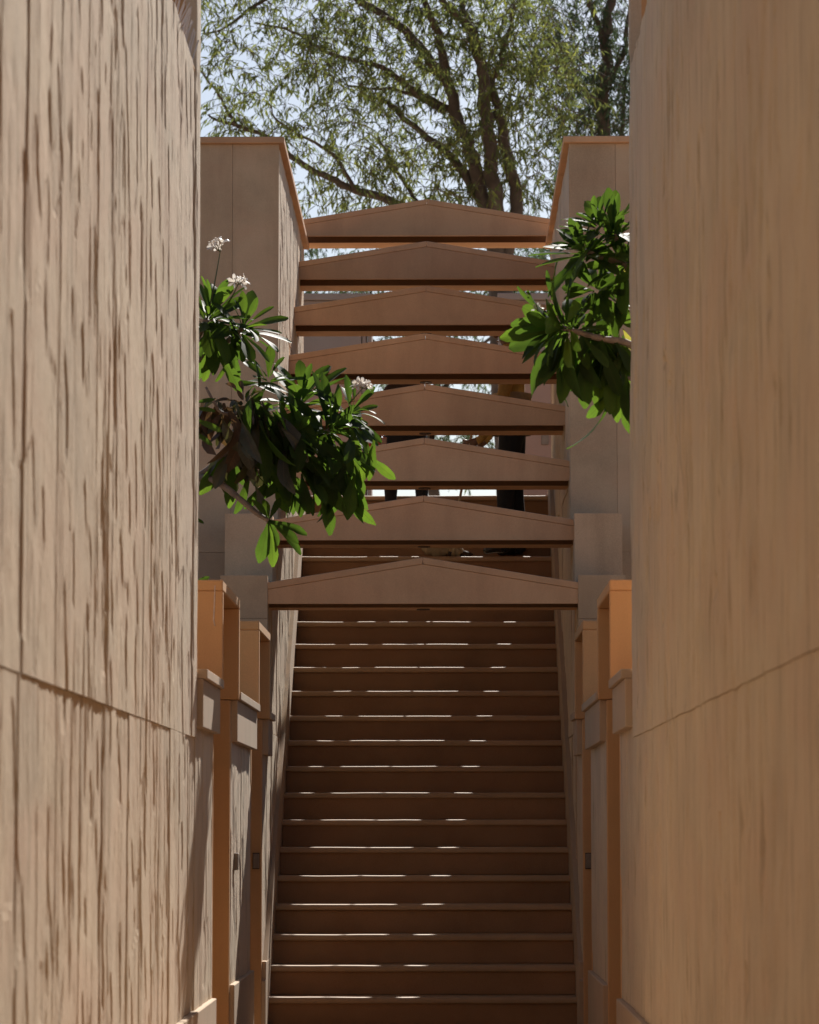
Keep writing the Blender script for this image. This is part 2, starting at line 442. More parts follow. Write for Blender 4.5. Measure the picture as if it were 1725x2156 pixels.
# ------------------------------------------------------------------ the two sides
NEAR = {-1: 'sunlit', 1: 'shaded'}
for s in (-1, 1):
    lit = NEAR[s]
    rel = Relief(11 if s < 0 else 29, 0.022 if s < 0 else 0.030, 400 if s < 0 else 480, 6, 14, 0.5, 4.6, 1.0 if s < 0 else 2.2)
    rel2 = Relief(47 + s, 0.020, 420, 13.7, 25, 0.5, 5.7)
    # --- tall passage wall
    w = empty('passage_wall', (s * H, YE, 0), label=f'tall {lit} wall of split-faced sandstone slabs with a high window opening', cat='wall')
    WY0, WZ1, OY0, OZ0, OZ1 = 1.0, 5.6, 12.0, 4.52, 5.25
    wz = 13.54
    for i, (ys, zs) in enumerate((((WY0, OY0), (0, WZ1)), ((OY0, wz), (0, OZ0 - 0.02)), ((OY0, wz), (OZ1, WZ1)), ((wz, YE - 0.003), (0, WZ1)))):
        box('wall_core', (s * (H + 0.045), s * 1.38), ys, zs, M['core'] if i != 3 else M['box'], w, bev=0)
    yj = [1.0, 3.8, 6.4] + [6.8 + 0.405 * i for i in range(17)] + [wz, YE]
    yj = [y for y in yj if y <= 13.3 or y in (wz, YE)]
    for a, b in zip(yj[:-1], yj[1:]):
        near = b <= 6.81
        dY, dZ = (0.1, 0.1) if near else (0.011, 0.02)
        g = 0.0012 if s < 0 else 0.0003
        rough_slab('stone_slab', s, H, (a + g, b - g), (ZLED + 0.002, ZJ - 0.001), rel, w, dY, dZ, rnd.uniform(-0.005, 0.003) * (1 if s < 0 else 0.2))
    up = [1.0, 3.8, 6.4, 7.1, 8.05, 8.75, 9.7, 10.35, 11.3, OY0, 12.8, wz, YE]
    for a, b in zip(up[:-1], up[1:]):
        dY, dZ = (0.1, 0.1) if b <= 6.41 else (0.011, 0.02)
        zt = OZ0 if (a >= OY0 - 0.01 and b <= wz + 0.01) else WZ1
        rough_slab('stone_slab', s, H - 0.004, (a + g, b - g), (ZJ + 0.001, zt), rel, w, dY, dZ, rnd.uniform(-0.003, 0.003) * (1 if s < 0 else 0.2))
    for a, b in ((1.0, 6.4), (6.4, 8.6), (8.6, 10.8), (10.8, 13.0), (13.0, 14.8)):
        box('plinth_slab', (s * (H - 0.022), s * (H + 0.045)), (a + 0.002, b - 0.002), (0, ZLED), M['pale'], w)
    box('window_sill', (s * (H + 0.004), s * 1.375), (OY0, wz - 0.002), (OZ0 - 0.019, OZ0 + 0.001), M['box'], w)
    # --- low walls with coping and apron panel
    segs = ((YE, YF[0], 'beside the tall wall end'), (YD[0] + 0.05, YF[1], 'between the two door frames'), (YD[1] + 0.05, YP8, 'at the foot of the stair'))
    for i, (a, b, where) in enumerate(segs):
        lw = empty('low_wall', (s * H, a, 0), label=f'low {lit} split-stone wall with flat coping {where}', cat='wall')
        box('wall_core', (s * (H + 0.045), s * 1.37), (a + 0.002, b - 0.002), (0, ZSILL - 0.042), M['core'], lw, bev=0)
        n = max(1, round((b - a) / 0.45)); st = (b - a) / n
        for j in range(n):
            rough_slab('stone_slab', s, H, (a + j * st + 0.003, a + (j + 1) * st - 0.003), (ZLED + 0.002, 1.80), rel2, lw, 0.008, 0.014, rnd.uniform(-0.004, 0.002))
        if i: box('plinth_slab', (s * (H - 0.022), s * (H + 0.045)), (a + 0.002, b - 0.002), (0, ZLED), M['pale'], lw)
        box('apron_panel', (s * 0.889, s * (H + 0.044)), (a + 0.004, b - 0.004), (1.745, ZSILL - 0.041), M['pale'], lw, bev=0.003)
        box('coping', (s * 0.872, s * 1.40), (a + 0.004 if i else a + 0.006, b - 0.003), (ZSILL - 0.04, ZSILL), M['pale'], lw, bev=0.003)
    # --- boxed door frames
    for i in (0, 1):
        d = empty('door_frame', (s * H, YF[i], 0), label=f'orange stone door frame on the {lit} side ' + ('nearer the tall wall end' if i == 0 else 'next to the stair foot'), cat='door frame')
        for nm, y in (('jamb', YF[i]), ('jamb', YD[i])):
            box(nm, (s * HB, s * 1.36), (y, y + 0.05), (ZSILL - 0.04, ZTOP - 0.051), M['box'], d, bev=0.004)
            box(nm, (s * (H + 0.002), s * 1.36), (y, y + 0.05), (0, ZSILL - 0.043), M['box'], d, bev=0.004)
        box('lintel', (s * HB, s * 1.36), (YF[i] - 0.001, YD[i] + 0.051), (ZTOP - 0.05, ZTOP), M['box'], d, bev=0.005)
        dl = box('door', (s * 1.30, s * 1.345), (YF[i] + 0.055, YD[i] - 0.005), (0.005, ZTOP - 0.055), M['wood'], d)
        box('handle', (s * 1.27, s * 1.30), (YF[i] + 0.16, YF[i] + 0.19), (1.0, 1.16), M['dark'], dl)
        if i == 0 and s < 0:     # cement drip on the near jamb
            V = []; Fc = []
            P = [pix(452 + dx, y, YF[0] - 0.002) for dx, y in ((1, 1232), (0, 1262), (-1, 1290), (-2, 1305), (1, 1318))]
            tube(V, Fc, P, [0.002, 0.0035, 0.004, 0.004, 0.003], 6)
            link('cement_drip', mesh('cement_drip', V, Fc, True), M['mortar'], d)
    # --- stepped piers and tall block beside the stair
    for nm, lab, y0, y1, zt, xo in (('stair_pier', f'short square sandstone pier at the {lit} lower end of the stair', YP8, YP7, ZP8, 1.205),
                                    ('stair_pier', f'middle-height sandstone pier against the {lit} tall stair wall', YP7, YT, ZP7, 1.215),
                                    ('stair_wall', f'tall {lit} sandstone block with thin flat cap flanking the upper stair', YT, YTE, ZT, 2.7)):
        pr = empty(nm, (s * H, y0, 0), label=lab, cat='pier' if nm == 'stair_pier' else 'wall')
        box('wall_core', (s * (H + 0.045), s * (xo - 0.002)), (y0 + 0.03, y1 - 0.002), (0, zt - 0.002), M['core'], pr, bev=0)
        # facing panels on the front
        if nm == 'stair_pier':
            zz = [0, zt - 0.62, zt - 0.26 if y0 == YP8 else zt - 0.36, zt] if y0 == YP8 else [0, 2.3, zt]
            xx = [H + 0.002, xo]
        else:
            zz = [0, 1.5, 3.05, zt]; xx = [H + 0.002, 1.217, 1.75, 2.25, xo]
        for x0, x1 in zip(xx[:-1], xx[1:]):
            for z0, z1 in zip(zz[:-1], zz[1:]):
                box('stone_panel', (s * (x0 + 0.0006), s * (x1 - 0.0006)), (y0 + rnd.uniform(0, 0.003), y0 + 0.029), (z0 + 0.0006, z1 - 0.0006), M['panel'], pr, bev=0.0015)
        # split-faced slabs towards the stair
        n = max(1, round((y1 - y0) / 0.55)); stp = (y1 - y0) / n
        for j in range(n):
            a = y0 + j * stp + (0.03 if j == 0 else 0); b = y0 + (j + 1) * stp
            zb = max(0.0, nose_z(a) - 0.1)
            zmid = [zb] + [z for z in (1.9, 3.5, 4.6) if zb + 0.3 < z < zt - 0.3] + [zt]
            for z0, z1 in zip(zmid[:-1], zmid[1:]):
                rough_slab('stone_slab', s, H + 0.004, (a + 0.003, b - 0.003), (z0 + 0.002, z1 - 0.003), rel2, pr, 0.016, 0.02, rnd.uniform(-0.004, 0.002))
        if nm == 'stair_wall':
            for a, b in ((YT - 0.03, 22.3), (22.3, YTE + 0.03)):
                box('cap_slab', (s * 0.888, s * (xo + 0.03)), (a + 0.001, b - 0.001), (ZT, ZT + 0.042), M['pink'], pr, bev=0.004)
            box('stone_panel', (s * (H + 0.006), s * xo), (YTE - 0.001, YTE + 0.02), (ZLAND, ZT - 0.002), M['panel'], pr, bev=0.002)
    # --- small switch boxes
    for X, Y, z, dx, dy, lab in [q for q in ((s * 0.955, YD[1] - 0.012, 1.135, 0.018, 0.012, f'small grey box on the {lit} door jamb by the stair foot'),
                                 (s * (H - 0.001), 16.33, 1.156, 0.02, 0.035, f'small grey box on the {lit} low wall between door frames')) if s < 0 or q[3] < 0.019]:
        e = empty('switch_box', (X, Y, z - 0.04), label=lab, cat='switch box')
        box('cover', (X - dx, X + dx), (Y - dy, Y + dy - 0.0005), (z - 0.042, z + 0.042), M['plastic'], e, bev=0.003)
        box('back_plate', (X - dx - 0.003, X + dx + 0.003), (Y + dy - 0.0003, Y + dy + 0.012) if dx < 0.019 else (Y - dy - 0.004, Y + dy + 0.004), (z - 0.047, z + 0.047), M['dark'] if dx < 0.019 else M['plastic'], e, bev=0.001) if dx < 0.019 else None

# bird spikes on the sunlit window sill
bs = empty('bird_spikes', (-0.93, 13.05, 4.521), label='row of pale wire bird spikes on the high window sill', cat='bird spikes')
box('base_strip', (-0.955, -0.925), (12.62, 13.50), (4.5215, 4.527), M['plastic'], bs, bev=0.001)
V = []; Fc = []; tube(V, Fc, [(0, 0, 0), (0.04, 0.004, 0.095)], [0.0036, 0.0030], 6)
sm_ = mesh('spike', V, Fc)
for i in range(26):
    if i in (17, 18, 23): continue
    o = link('spike', sm_, M['spike'], bs)
    o.location = (-0.943 + 0.01 * (i % 2), 12.64 + 0.033 * i, 4.526)
    o.rotation_euler = (rnd.uniform(-0.12, 0.12), rnd.uniform(-0.25, 0.12), rnd.uniform(-0.3, 0.3))

# ------------------------------------------------------------------ gabled beams
NB = 8
names = ['lowest', 'second lowest', 'third lowest', 'fourth lowest', 'fourth highest', 'third highest', 'second highest', 'highest']
DEP = 0.50
def beam(j):
    y = 19.34 + 0.663 * j; z = 2.65 + 0.438 * j
    hw = H + 0.02 if j < 7 else H + 0.01
    if j == 7: z = max(z, ZT + 0.043)
    e, a, t = 0.124, 0.276, 0.042
    b = empty('gabled_beam', (0, y, z), label=f'{names[j]} gabled sandstone beam across the stair', cat='beam', group='gabled beams over the stair')
    sl_ = (a - e) / (hw)
    g = 0.0018
    link('fascia', prism_me('fascia', [(-hw, z), (hw, z), (hw, z + e - t), (0, z + a - t), (-hw, z + e - t)], y, y + 0.03), M['pink'], b)
    link('rear_beam', prism_me('rear_beam', [(-hw, z - 0.006), (hw, z - 0.006), (hw, z + e - t - 0.001), (0, z + a - t - 0.001), (-hw, z + e - t - 0.001)], y + 0.26, y + DEP), M['pink'], b)
    link('cavity_shade_strip', prism_me('cavity_shade_strip', [(-hw, z - 0.0055), (hw, z - 0.0055), (hw, z + e - t - 0.002), (0, z + a - t - 0.002), (-hw, z + e - t - 0.002)], y + 0.254, y + 0.2598), M['cavity_shade'], b)  # added strip whose dark colour stands in for shade behind the fascia
    for s in (-1, 1):
        P = [(s * 0.0012, z + a - t + g), (s * hw, z + e - t + g), (s * hw, z + e), (s * 0.0012, z + a)]
        me = prism_me('coping', P, y - 0.004, y + DEP + 0.01)
        bm = bmesh.new(); bm.from_mesh(me); bmesh.ops.bevel(bm, geom=bm.edges[:], offset=0.003, segments=1, affect='EDGES'); bm.to_mesh(me); bm.free()
        link('coping', me, M['pink'], b)
    # recessed round lamp under the rear beam
    def disc(nm, r0, r1, zt, zb, m, par):
        V = []; Fc = []; n = 24
        for r, q in ((r0, zt), (r0, zb), (r1, zb), (r1, zt)):
            V += [(r * math.cos(2 * math.pi * k / n), y + 0.385 + r * math.sin(2 * math.pi * k / n), q) for k in range(n)]
        for w_ in range(4):
            for k in range(n):
                Fc.append((w_ * n + k, w_ * n + (k + 1) % n, ((w_ + 1) % 4) * n + (k + 1) % n, ((w_ + 1) % 4) * n + k))
        return link(nm, mesh(nm, V, Fc), m, par)
    zz = z - 0.0055
    lr = disc('lamp_ring', 0.040, 0.030, zz, zz - 0.007, M['lampring'], b)
    disc('lamp_lens', 0.0302, 0.001, zz - 0.001, zz - 0.004, M['glass'], lr)
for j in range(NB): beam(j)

# ------------------------------------------------------------------ gateway behind the landing
for s in (-1, 1):
    YG = 28.0
    x0, x1 = (0.50, 3.0) if s < 0 else (0.60, 3.0)
    gt = empty('gateway_wall', (s * x0, YG, ZLAND), label='pinkish gateway wall with carved grey frieze behind the landing' if s < 0 else 'pink plastered gateway wall with grey top and small switch behind the landing', cat='wall')
    box('wall', (s * (x0 + 0.09), s * x1), (YG, YG + 0.5), (ZLAND - 0.05, 5.28), M['gatepink'], gt)
    box('parapet', (s * (x0 + 0.09), s * x1), (YG - 0.012, YG + 0.5), (5.282, 5.88), M['gategrey'], gt)
    box('parapet_cap', (s * (x0 - 0.01), s * x1), (YG - 0.05, YG + 0.55), (5.882, 5.94), M['gategrey'], gt)
    for k, (xa, xb) in enumerate(((0.0, 0.035), (0.045, 0.085))):
        box('corner_column', (s * (x0 + xa), s * (x0 + xb)), (YG - 0.03 + 0.02 * k, YG + 0.4), (ZLAND - 0.05, 5.88), M['gategrey'], gt, bev=0.012)
    if s < 0:
        box('frieze_band', (-x1, -x0 - 0.09), (YG - 0.018, YG), (5.225, 5.262), M['gategrey'], gt)
        tri = prism_me('frieze_tooth', [(-0.034, 0.0), (0.034, 0.0), (0.0, -0.05)], -0.016, 0.0)
        for k in range(20):
            o = link('frieze_tooth', tri, M['gategrey'], gt); o.location = (-x0 - 0.14 - 0.072 * k, YG, 5.222)
    else:
        sw = box('switch_plate', (0.965, 1.03), (YG - 0.012, YG), (4.62, 4.78), M['plastic'], gt)

# ------------------------------------------------------------------ trees
def leaves_mesh(name, items, width=0.17):
    """items: list of (base, direction, length); each leaf a narrow folded blade of six points"""
    n = len(items)
    V = np.zeros((n * 6, 3)); Q = []
    rr = np.random.default_rng(5)
    for i, (b, d, L) in enumerate(items):
        d = d.normalized()
        s = d.cross(Vector((rr.normal(), rr.normal(), rr.normal() * 0.4)))
        if s.length < 1e-4: s = d.orthogonal()
        s.normalize(); up = s.cross(d)
        w = L * width * (0.8 + 0.5 * rr.random())
        bend = up * L * rr.uniform(-0.18, 0.18)
        V[i * 6:i * 6 + 6] = [b, b + d * L * 0.45 + s * w * 0.5 + bend, b + d * L * 0.45 - up * w * 0.18 + bend, b + d * L * 0.45 - s * w * 0.5 + bend, b + d * L * 0.78 + bend * 0.6, b + d * L]
        k = i * 6
        Q += [(k, k + 1, k + 2), (k, k + 2, k + 3), (k + 1, k + 5, k + 2), (k + 2, k + 5, k + 3)]
    return mesh(name, V.tolist(), Q)

def branchy(polys, Y, jit=0.5):
    out = []
    for pts, r0, r1 in polys:
        d0 = rnd.uniform(-jit, jit)
        P = []
        for i, (zx, zy) in enumerate(pts):
            x = 402.5 + 0.5417 * zx; y = 0.5417 * zy
            P.append(pix(x, y, Y + d0 * i / max(1, len(pts) - 1)))
        out.append((P, r0, r1))
    return out

def spray(items, twigs, start, n, L, leafL, droop=1.0, outdir=None):
    """a thin drooping twig with leaves along it"""
    d = outdir if outdir else Vector((rnd.gauss(0, 1), rnd.gauss(0, 1), rnd.gauss(0.15, 0.5)))
    d = d.normalized()
    p = start.copy(); P = [p.copy()]
    st = L / 6
    for i in range(6):
        d = (d + Vector((rnd.gauss(0, 0.12), rnd.gauss(0, 0.12), -0.20 * droop + rnd.gauss(0, 0.08)))).normalized()
        p = p + d * st; P.append(p.copy())
    twigs.append((P, 0.006, 0.002))
    for i in range(n):
        t = rnd.uniform(0.8, 6); k = min(5, int(t)); q = P[k].lerp(P[k + 1], t - k)
        ld = (P[k + 1] - P[k]).normalized() * 0.5 + Vector((rnd.gauss(0, 0.55), rnd.gauss(0, 0.55), rnd.gauss(-0.75, 0.4)))
        items.append((q + Vector((rnd.gauss(0, 0.02), rnd.gauss(0, 0.02), 0)), ld, leafL * rnd.uniform(0.65, 1.25)))

def tree(name, label, Y, limbs, clusters, mat, leafL, base):
    t = empty(name, base, label=label, cat='tree')
    items = []; twigs = []
    for P, r0, r1 in limbs:
        if r0 < 0.09:
            for _ in range(int(4 + 1.6 * len(P))):
                k = rnd.randrange(len(P) - 1); q = P[k].lerp(P[k + 1], rnd.random())
                spray(items, twigs, q, rnd.randint(9, 16), rnd.uniform(0.3, 0.7), leafL)
    for (cx, cy, rx, ry, n, dY) in clusters:
        for _ in range(n):
            a = rnd.uniform(0, 2 * math.pi); r = math.sqrt(rnd.random())
            q = pix(cx + rx * r * math.cos(a), cy + ry * r * math.sin(a), Y + rnd.uniform(-dY, dY))
            spray(items, twigs, q, rnd.randint(9, 17), rnd.uniform(0.3, 0.75), leafL)
    V = []; Fc = []
    for P, r0, r1 in limbs:
        S = smooth_path(P, 4); n = len(S)
        S = [q + Vector((rnd.gauss(0, 0.012), rnd.gauss(0, 0.012), 0)) for q in S]
        tube(V, Fc, S, [0.8 * (r0 + (r1 - r0) * i / (n - 1)) for i in range(n)], 8)
    link('trunk', mesh('trunk', V, Fc, True), M['bark'], t)
    V = []; Fc = []
    for P, r0, r1 in twigs: tube(V, Fc, P, [r0 + (r1 - r0) * i / 6 for i in range(7)], 3)
    link('twigs', mesh('twigs', V, Fc), M['bark'], t, kind='stuff')
    link('crown', leaves_mesh('crown', items), mat, t, kind='stuff')
    return t

YT1 = 40.0
root = Vector((0.98, YT1, ZLAND - 0.1))
L1 = branchy([
    ([(1185, 1050), (1165, 930), (1140, 790), (1100, 640), (1060, 530), (1030, 430), (1000, 320), (950, 270), (890, 180), (810, 100), (720, 40), (640, -10), (560, -120)], 0.125, 0.05),
    ([(1000, 330), (985, 250), (960, 130), (915, 30), (880, -100)], 0.085, 0.04),
    ([(1195, 1050), (1185, 800), (1160, 560), (1140, 360), (1130, 250), (1090, 120), (1040, 60), (980, 10), (930, -110)], 0.13, 0.04),
    ([(1215, 1050), (1270, 810), (1240, 660), (1215, 540), (1190, 410), (1150, 300), (1110, 180), (1060, 40), (1030, -120)], 0.11, 0.045),
    ([(1165, 320), (1190, 280), (1215, 190), (1240, 100), (1250, 0)], 0.05, 0.02),
    ([(1160, 930), (1000, 870), (790, 790), (740, 765), (640, 740), (560, 700), (460, 655), (370, 590), (300, 535), (220, 500), (170, 485), (110, 470), (60, 445)], 0.085, 0.016),
    ([(175, 487), (140, 430), (110, 370), (40, 280), (0, 240)], 0.03, 0.01),
    ([(1130, 780), (1040, 640), (970, 570), (900, 520), (820, 450), (760, 400), (690, 370)], 0.085, 0.02),
    ([(1010, 430), (900, 370), (810, 310), (740, 260), (620, 230), (520, 200), (430, 140), (360, 110), (250, 90)], 0.06, 0.014),
    ([(990, 440), (880, 375), (780, 345), (700, 345), (600, 330)], 0.045, 0.012),
    ([(960, 860), (870, 770), (800, 660), (740, 560), (700, 520)], 0.045, 0.012),
    ([(640, 740), (560, 610), (450, 540), (350, 480), (300, 400)], 0.035, 0.010),
    ([(560, -100), (400, -60), (250, 20), (130, 110), (50, 130)], 0.045, 0.010),
], YT1, 0.9)
# trunk foot: from the lowest limb starts down to the ground
foot = pix(402.5 + 0.5417 * 1195, 0.5417 * 1050, YT1)
L1.append(([root, root.lerp(foot, 0.5) + Vector((0.04, 0, 0)), foot], 0.24, 0.19))
cl1 = [(930, 120, 300, 190, 501, 1.6), (1100, 230, 130, 200, 144, 1.3), (800, 80, 200, 120, 176, 1.5), (580, 90, 120, 90, 78, 1.3), (500, 200, 70, 100, 28, 1.0), (470, 90, 50, 50, 11, 1.0),
       (700, 300, 170, 90, 106, 1.4), (960, 340, 190, 80, 136, 1.4), (680, 400, 60, 40, 18, 1.0), (900, 420, 160, 40, 45, 1.2), (860, -120, 420, 150, 353, 1.8), (500, -60, 150, 90, 68, 1.2), (560, 250, 90, 60, 20, 1.0)]
tree('multi_stemmed_tree', 'tall multi-stemmed feathery green tree with spreading limbs behind the stair', YT1, L1, cl1, M['tree1'], 0.125, root)
YT2 = 45.0
root2 = Vector((3.0, YT2, ZLAND - 0.1)); root2.x = pix(1278, 300, YT2).x
L2 = branchy([
    ([(1600, 1100), (1605, 545), (1600, 400), (1620, 250), (1610, 120), (1640, -20), (1660, -140)], 0.13, 0.07),
    ([(1608, 200), (1590, 110), (1555, 40), (1530, -60)], 0.07, 0.03),
    ([(1620, 320), (1640, 280), (1680, 200), (1690, 100), (1720, -20)], 0.06, 0.03),
    ([(1610, 900), (1660, 700), (1680, 540), (1690, 300), (1740, 120)], 0.06, 0.02),
    ([(1603, 420), (1500, 330), (1430, 240), (1380, 150)], 0.05, 0.015),
], YT2, 0.6)
L2.append(([root2, pix(402.5 + 0.5417 * 1600, 0.5417 * 1100, YT2)], 0.18, 0.14))
cl2 = [(1240, 130, 110, 200, 320, 1.3), (1290, 260, 90, 120, 192, 1.2), (1160, 80, 90, 120, 112, 1.2), (1400, 100, 140, 250, 240, 1.4), (1220, 400, 120, 60, 112, 1.2), (1260, -120, 200, 120, 176, 1.4)]
tree('slender_tree', 'slender darker tree with upright trunk right of the multi-stemmed tree', YT2, L2, cl2, M['tree2'], 0.12, root2)
YT3 = 52.0
root3 = Vector((0.4, YT3, ZLAND - 0.1))
L3 = [([root3, pix(905, 950, YT3), pix(920, 800, YT3), pix(900, 640, YT3)], 0.14, 0.05), ([pix(912, 860, YT3), pix(830, 760, YT3), pix(760, 690, YT3)], 0.06, 0.02), ([pix(915, 840, YT3), pix(1000, 740, YT3), pix(1100, 660, YT3)], 0.06, 0.02)]
cl3 = [(900, 640, 330, 70, 272, 1.8), (1110, 550, 130, 50, 144, 1.5), (720, 545, 120, 40, 64, 1.2), (900, 780, 250, 80, 144, 1.8), (960, 900, 120, 70, 64, 1.8), (1000, 950, 90, 40, 28, 1.5)]
tree('background_tree', 'low rounded far tree seen between the beams beyond the gateway', YT3, L3, cl3, M['tree2'], 0.15, root3)

# ------------------------------------------------------------------ frangipani
def leaf_me(kind):
    """broad leaf along +Y, unit length, upper side +Z; kind sets how much it arches and curls"""
    arch, fold, curl, wid = kind
    n = 9; V = []; U = []
    for i in range(n):
        t = i / (n - 1)
        w = wid * (math.sin(math.pi * min(1, t ** 1.75 * 0.97 + 0.012)) ** 0.72) + 0.007
        z = -arch * t * t
        y = t * (1 - 0.25 * arch * t)
        tw = curl * math.sin(t * 5.0 + kind[3] * 40) * 0.05
        for k, sx in enumerate((-1, -0.5, 0, 0.5, 1)):
            wob = 1 + 0.06 * math.sin(t * 17 + sx * 3 + arch * 20)
            V.append((sx * w * wob * math.cos(fold), y, z + abs(sx) * w * math.sin(fold) + tw * sx + (0.004 if sx else 0)))
            U.append((0.5 + sx * 0.5, t))
    Fc = [(i * 5 + k, i * 5 + k + 1, (i + 1) * 5 + k + 1, (i + 1) * 5 + k) for i in range(n - 1) for k in range(4)]
    me = mesh('leaf', V, Fc, True)
    uv = me.uv_layers.new(name='UVMap')
    for lp in me.loops: uv.data[lp.index].uv = U[lp.vertex_index]
    return me
KIND = [(0.10, 0.16, 0.3, 0.125), (0.22, 0.22, 0.5, 0.135), (0.36, 0.18, 0.6, 0.120), (0.05, 0.28, 0.2, 0.130), (0.5, 0.45, 1.6, 0.10), (0.3, 0.7, 2.2, 0.085)]
LEAF = {}
LS = 1.0
def put_leaf(par, base, d, nrm, L, mk, kind, raw=False):
    key = (mk, kind)
    if key not in LEAF:
        me = leaf_me(KIND[kind]); me.materials.append(M[mk]); LEAF[key] = me
    d = d.normalized(); x = d.cross(nrm)
    if not raw: L = L * LS
    if x.length < 1e-3: x = d.orthogonal()
    x.normalize(); z = x.cross(d)
    o = link('leaf', LEAF[key], None, par)
    W = rnd.uniform(0.85, 1.15)
    o.matrix_basis = Matrix(((x.x * L * W, d.x * L, z.x * L, base.x), (x.y * L * W, d.y * L, z.y * L, base.y), (x.z * L * W, d.z * L, z.z * L, base.z), (0, 0, 0, 1)))
    return o
def rosette(par, c, A, n, L, lo=22, hi=105, mats=('leaf',), kinds=(0, 1, 2, 3), droop=0.18, lj=0.2):
    A = Vector(A).normalized(); e1 = A.orthogonal().normalized(); e2 = A.cross(e1)
    for i in range(n):
        f = i / max(1, n - 1)
        th = R(lo + (hi - lo) * f ** 0.8 + rnd.uniform(-8, 8)); ph = i * 2.39996 + rnd.uniform(-0.25, 0.25)
        rad = e1 * math.cos(ph) + e2 * math.sin(ph)
        d = A * math.cos(th) + rad * math.sin(th)
        d.z -= droop * f
        nrm = A * math.sin(th) - rad * math.cos(th) + Vector((rnd.uniform(-0.3, 0.3), rnd.uniform(-0.3, 0.3), 0.15))
        l_ = L * (0.62 + 0.38 * min(1, f * 2.2)) * rnd.uniform(1 - lj, 1 + lj)
        put_leaf(par, c + d * 0.025 - A * 0.035 * f, d, nrm, l_, rnd.choice(mats), rnd.choice(kinds))
def hanging(par, c, n, L, mats, spread=0.5, kinds=(2, 4), bias=(0, 0, 0), r=0.05):
    for i in range(n):
        d = Vector((rnd.gauss(0, spread), rnd.gauss(0, spread) - 0.1, -1 + rnd.uniform(-0.1, 0.45))) + Vector(bias)
        nrm = Vector((rnd.gauss(0, 0.8), -1 + rnd.gauss(0, 0.5), 0.4))
        put_leaf(par, c + Vector((rnd.gauss(0, r), rnd.gauss(0, r), rnd.gauss(0, r))), d, nrm, L * rnd.uniform(0.75, 1.2), rnd.choice(mats), rnd.choice(kinds))
def flower_me():
    V = []; Fc = []
    for k in range(5):
        a = 2 * math.pi * k / 5
        ca, sa = math.cos(a), math.sin(a)
        b = len(V)
        for t, w, z in ((0.05, 0.05, 0), (0.45, 0.22, 0.28), (0.8, 0.22, 0.42), (1.0, 0.06, 0.40)):
            for q in (-1, 1):
                x, y = t, q * w + 0.12 * t
                V.append((x * ca - y * sa, x * sa + y * ca, z + 0.05 * q))
        for i in range(3): Fc.append((b + 2 * i, b + 2 * i + 2, b + 2 * i + 3, b + 2 * i + 1))
    tube(V, Fc, [(0, 0, -0.75), (0, 0, 0.05)], [0.03, 0.07], 5)
    return mesh('flower', V, Fc)
FLW = flower_me(); FLW.materials.append(M['petal'])
def inflorescence(par, base, tip, n, r=0.05, size=0.026):
    V = []; Fc = []
    tube(V, Fc, [base, base.lerp(tip, 0.5) + Vector((0.004, 0, 0.004)), tip], [0.005, 0.004, 0.003], 6)
    pos = []
    for i in range(n):
        d = Vector((rnd.gauss(0, 1), rnd.gauss(0, 0.6) - 0.3, abs(rnd.gauss(0.6, 0.6)))).normalized()
        q = tip + d * r * rnd.uniform(0.6, 1.2); pos.append((q, d))
        tube(V, Fc, [tip, tip.lerp(q, 0.6) + Vector((0, 0, -0.004)), q], [0.0025, 0.002, 0.0018], 5)
    st = link('flower_stalk', mesh('flower_stalk', V, Fc, True), M['stalk'], par)
    for q, d in pos:
        o = link('flower', FLW, None, st)
        o.matrix_basis = Matrix.Translation(q) @ d.to_track_quat('Z', 'Y').to_matrix().to_4x4() @ Matrix.Scale(size * rnd.uniform(0.8, 1.25), 4)
def wood(par, paths):
    for pts, r0, r1 in paths:
        V = []; Fc = []; S = smooth_path(pts, 5); n = len(S)
        tube(V, Fc, S, [(r0 + (r1 - r0) * i / (n - 1)) * rnd.uniform(0.92, 1.1) for i in range(n)], 9)
        link('trunk' if r0 > 0.04 else 'branch', mesh('branch', V, Fc, True), M['fbark'], par)

KL = 1.12
def pf(x, y, Y): return pix(x, y, Y * KL)
LS = KL
fl = empty('frangipani_tree', (-1.75, 16.9, 1.45), label='frangipani with wilted brown leaves and white flowers overhanging the sunlit low wall', cat='tree')
cA, cB, c2, c3 = pf(436, 672, 14.7), pf(512, 690, 14.75), pf(634, 846, 14.9), pf(694, 905, 14.75)
c4, c4b, c5, c6 = pf(522, 868, 14.6), pf(615, 918, 14.6), pf(566, 1096, 14.6), pf(700, 985, 14.8)
fk = pf(290, 1010, 15.1); k1 = pf(330, 900, 15.1); k2 = pf(415, 1006, 14.75); k0 = Vector((-1.75, 16.9, 1.4))
wood(fl, [([k0, Vector((-1.7, 16.9, 2.1)), fk], 0.06, 0.042),
          ([fk, k1, pf(385, 770, 14.85), cA], 0.034, 0.016), ([pf(385, 770, 14.85), pf(450, 740, 14.85), cB], 0.02, 0.013),
          ([fk, k2, pf(455, 1013, 14.65), pf(500, 1046, 14.6), pf(540, 1080, 14.6), c5], 0.022, 0.011),
          ([k2, pf(470, 960, 14.7), pf(505, 905, 14.65), c4], 0.016, 0.012), ([pf(470, 960, 14.7), pf(550, 940, 14.75), pf(610, 900, 14.85), c2], 0.015, 0.011),
          ([pf(550, 940, 14.75), pf(640, 930, 14.75), c3], 0.013, 0.010), ([pf(640, 930, 14.75), pf(680, 960, 14.8), c6], 0.010, 0.008),
          ([pf(434, 815, 14.5), pf(450, 845, 14.5), pf(470, 870, 14.55), c4], 0.006, 0.010)])
rosette(fl, cA, (0.25, -0.70, 0.62), 28, 0.235, 30, 105)
rosette(fl, cA + Vector((0.02, 0.03, 0.03)), (0.25, -0.1, 0.95), 12, 0.225, 10, 60)
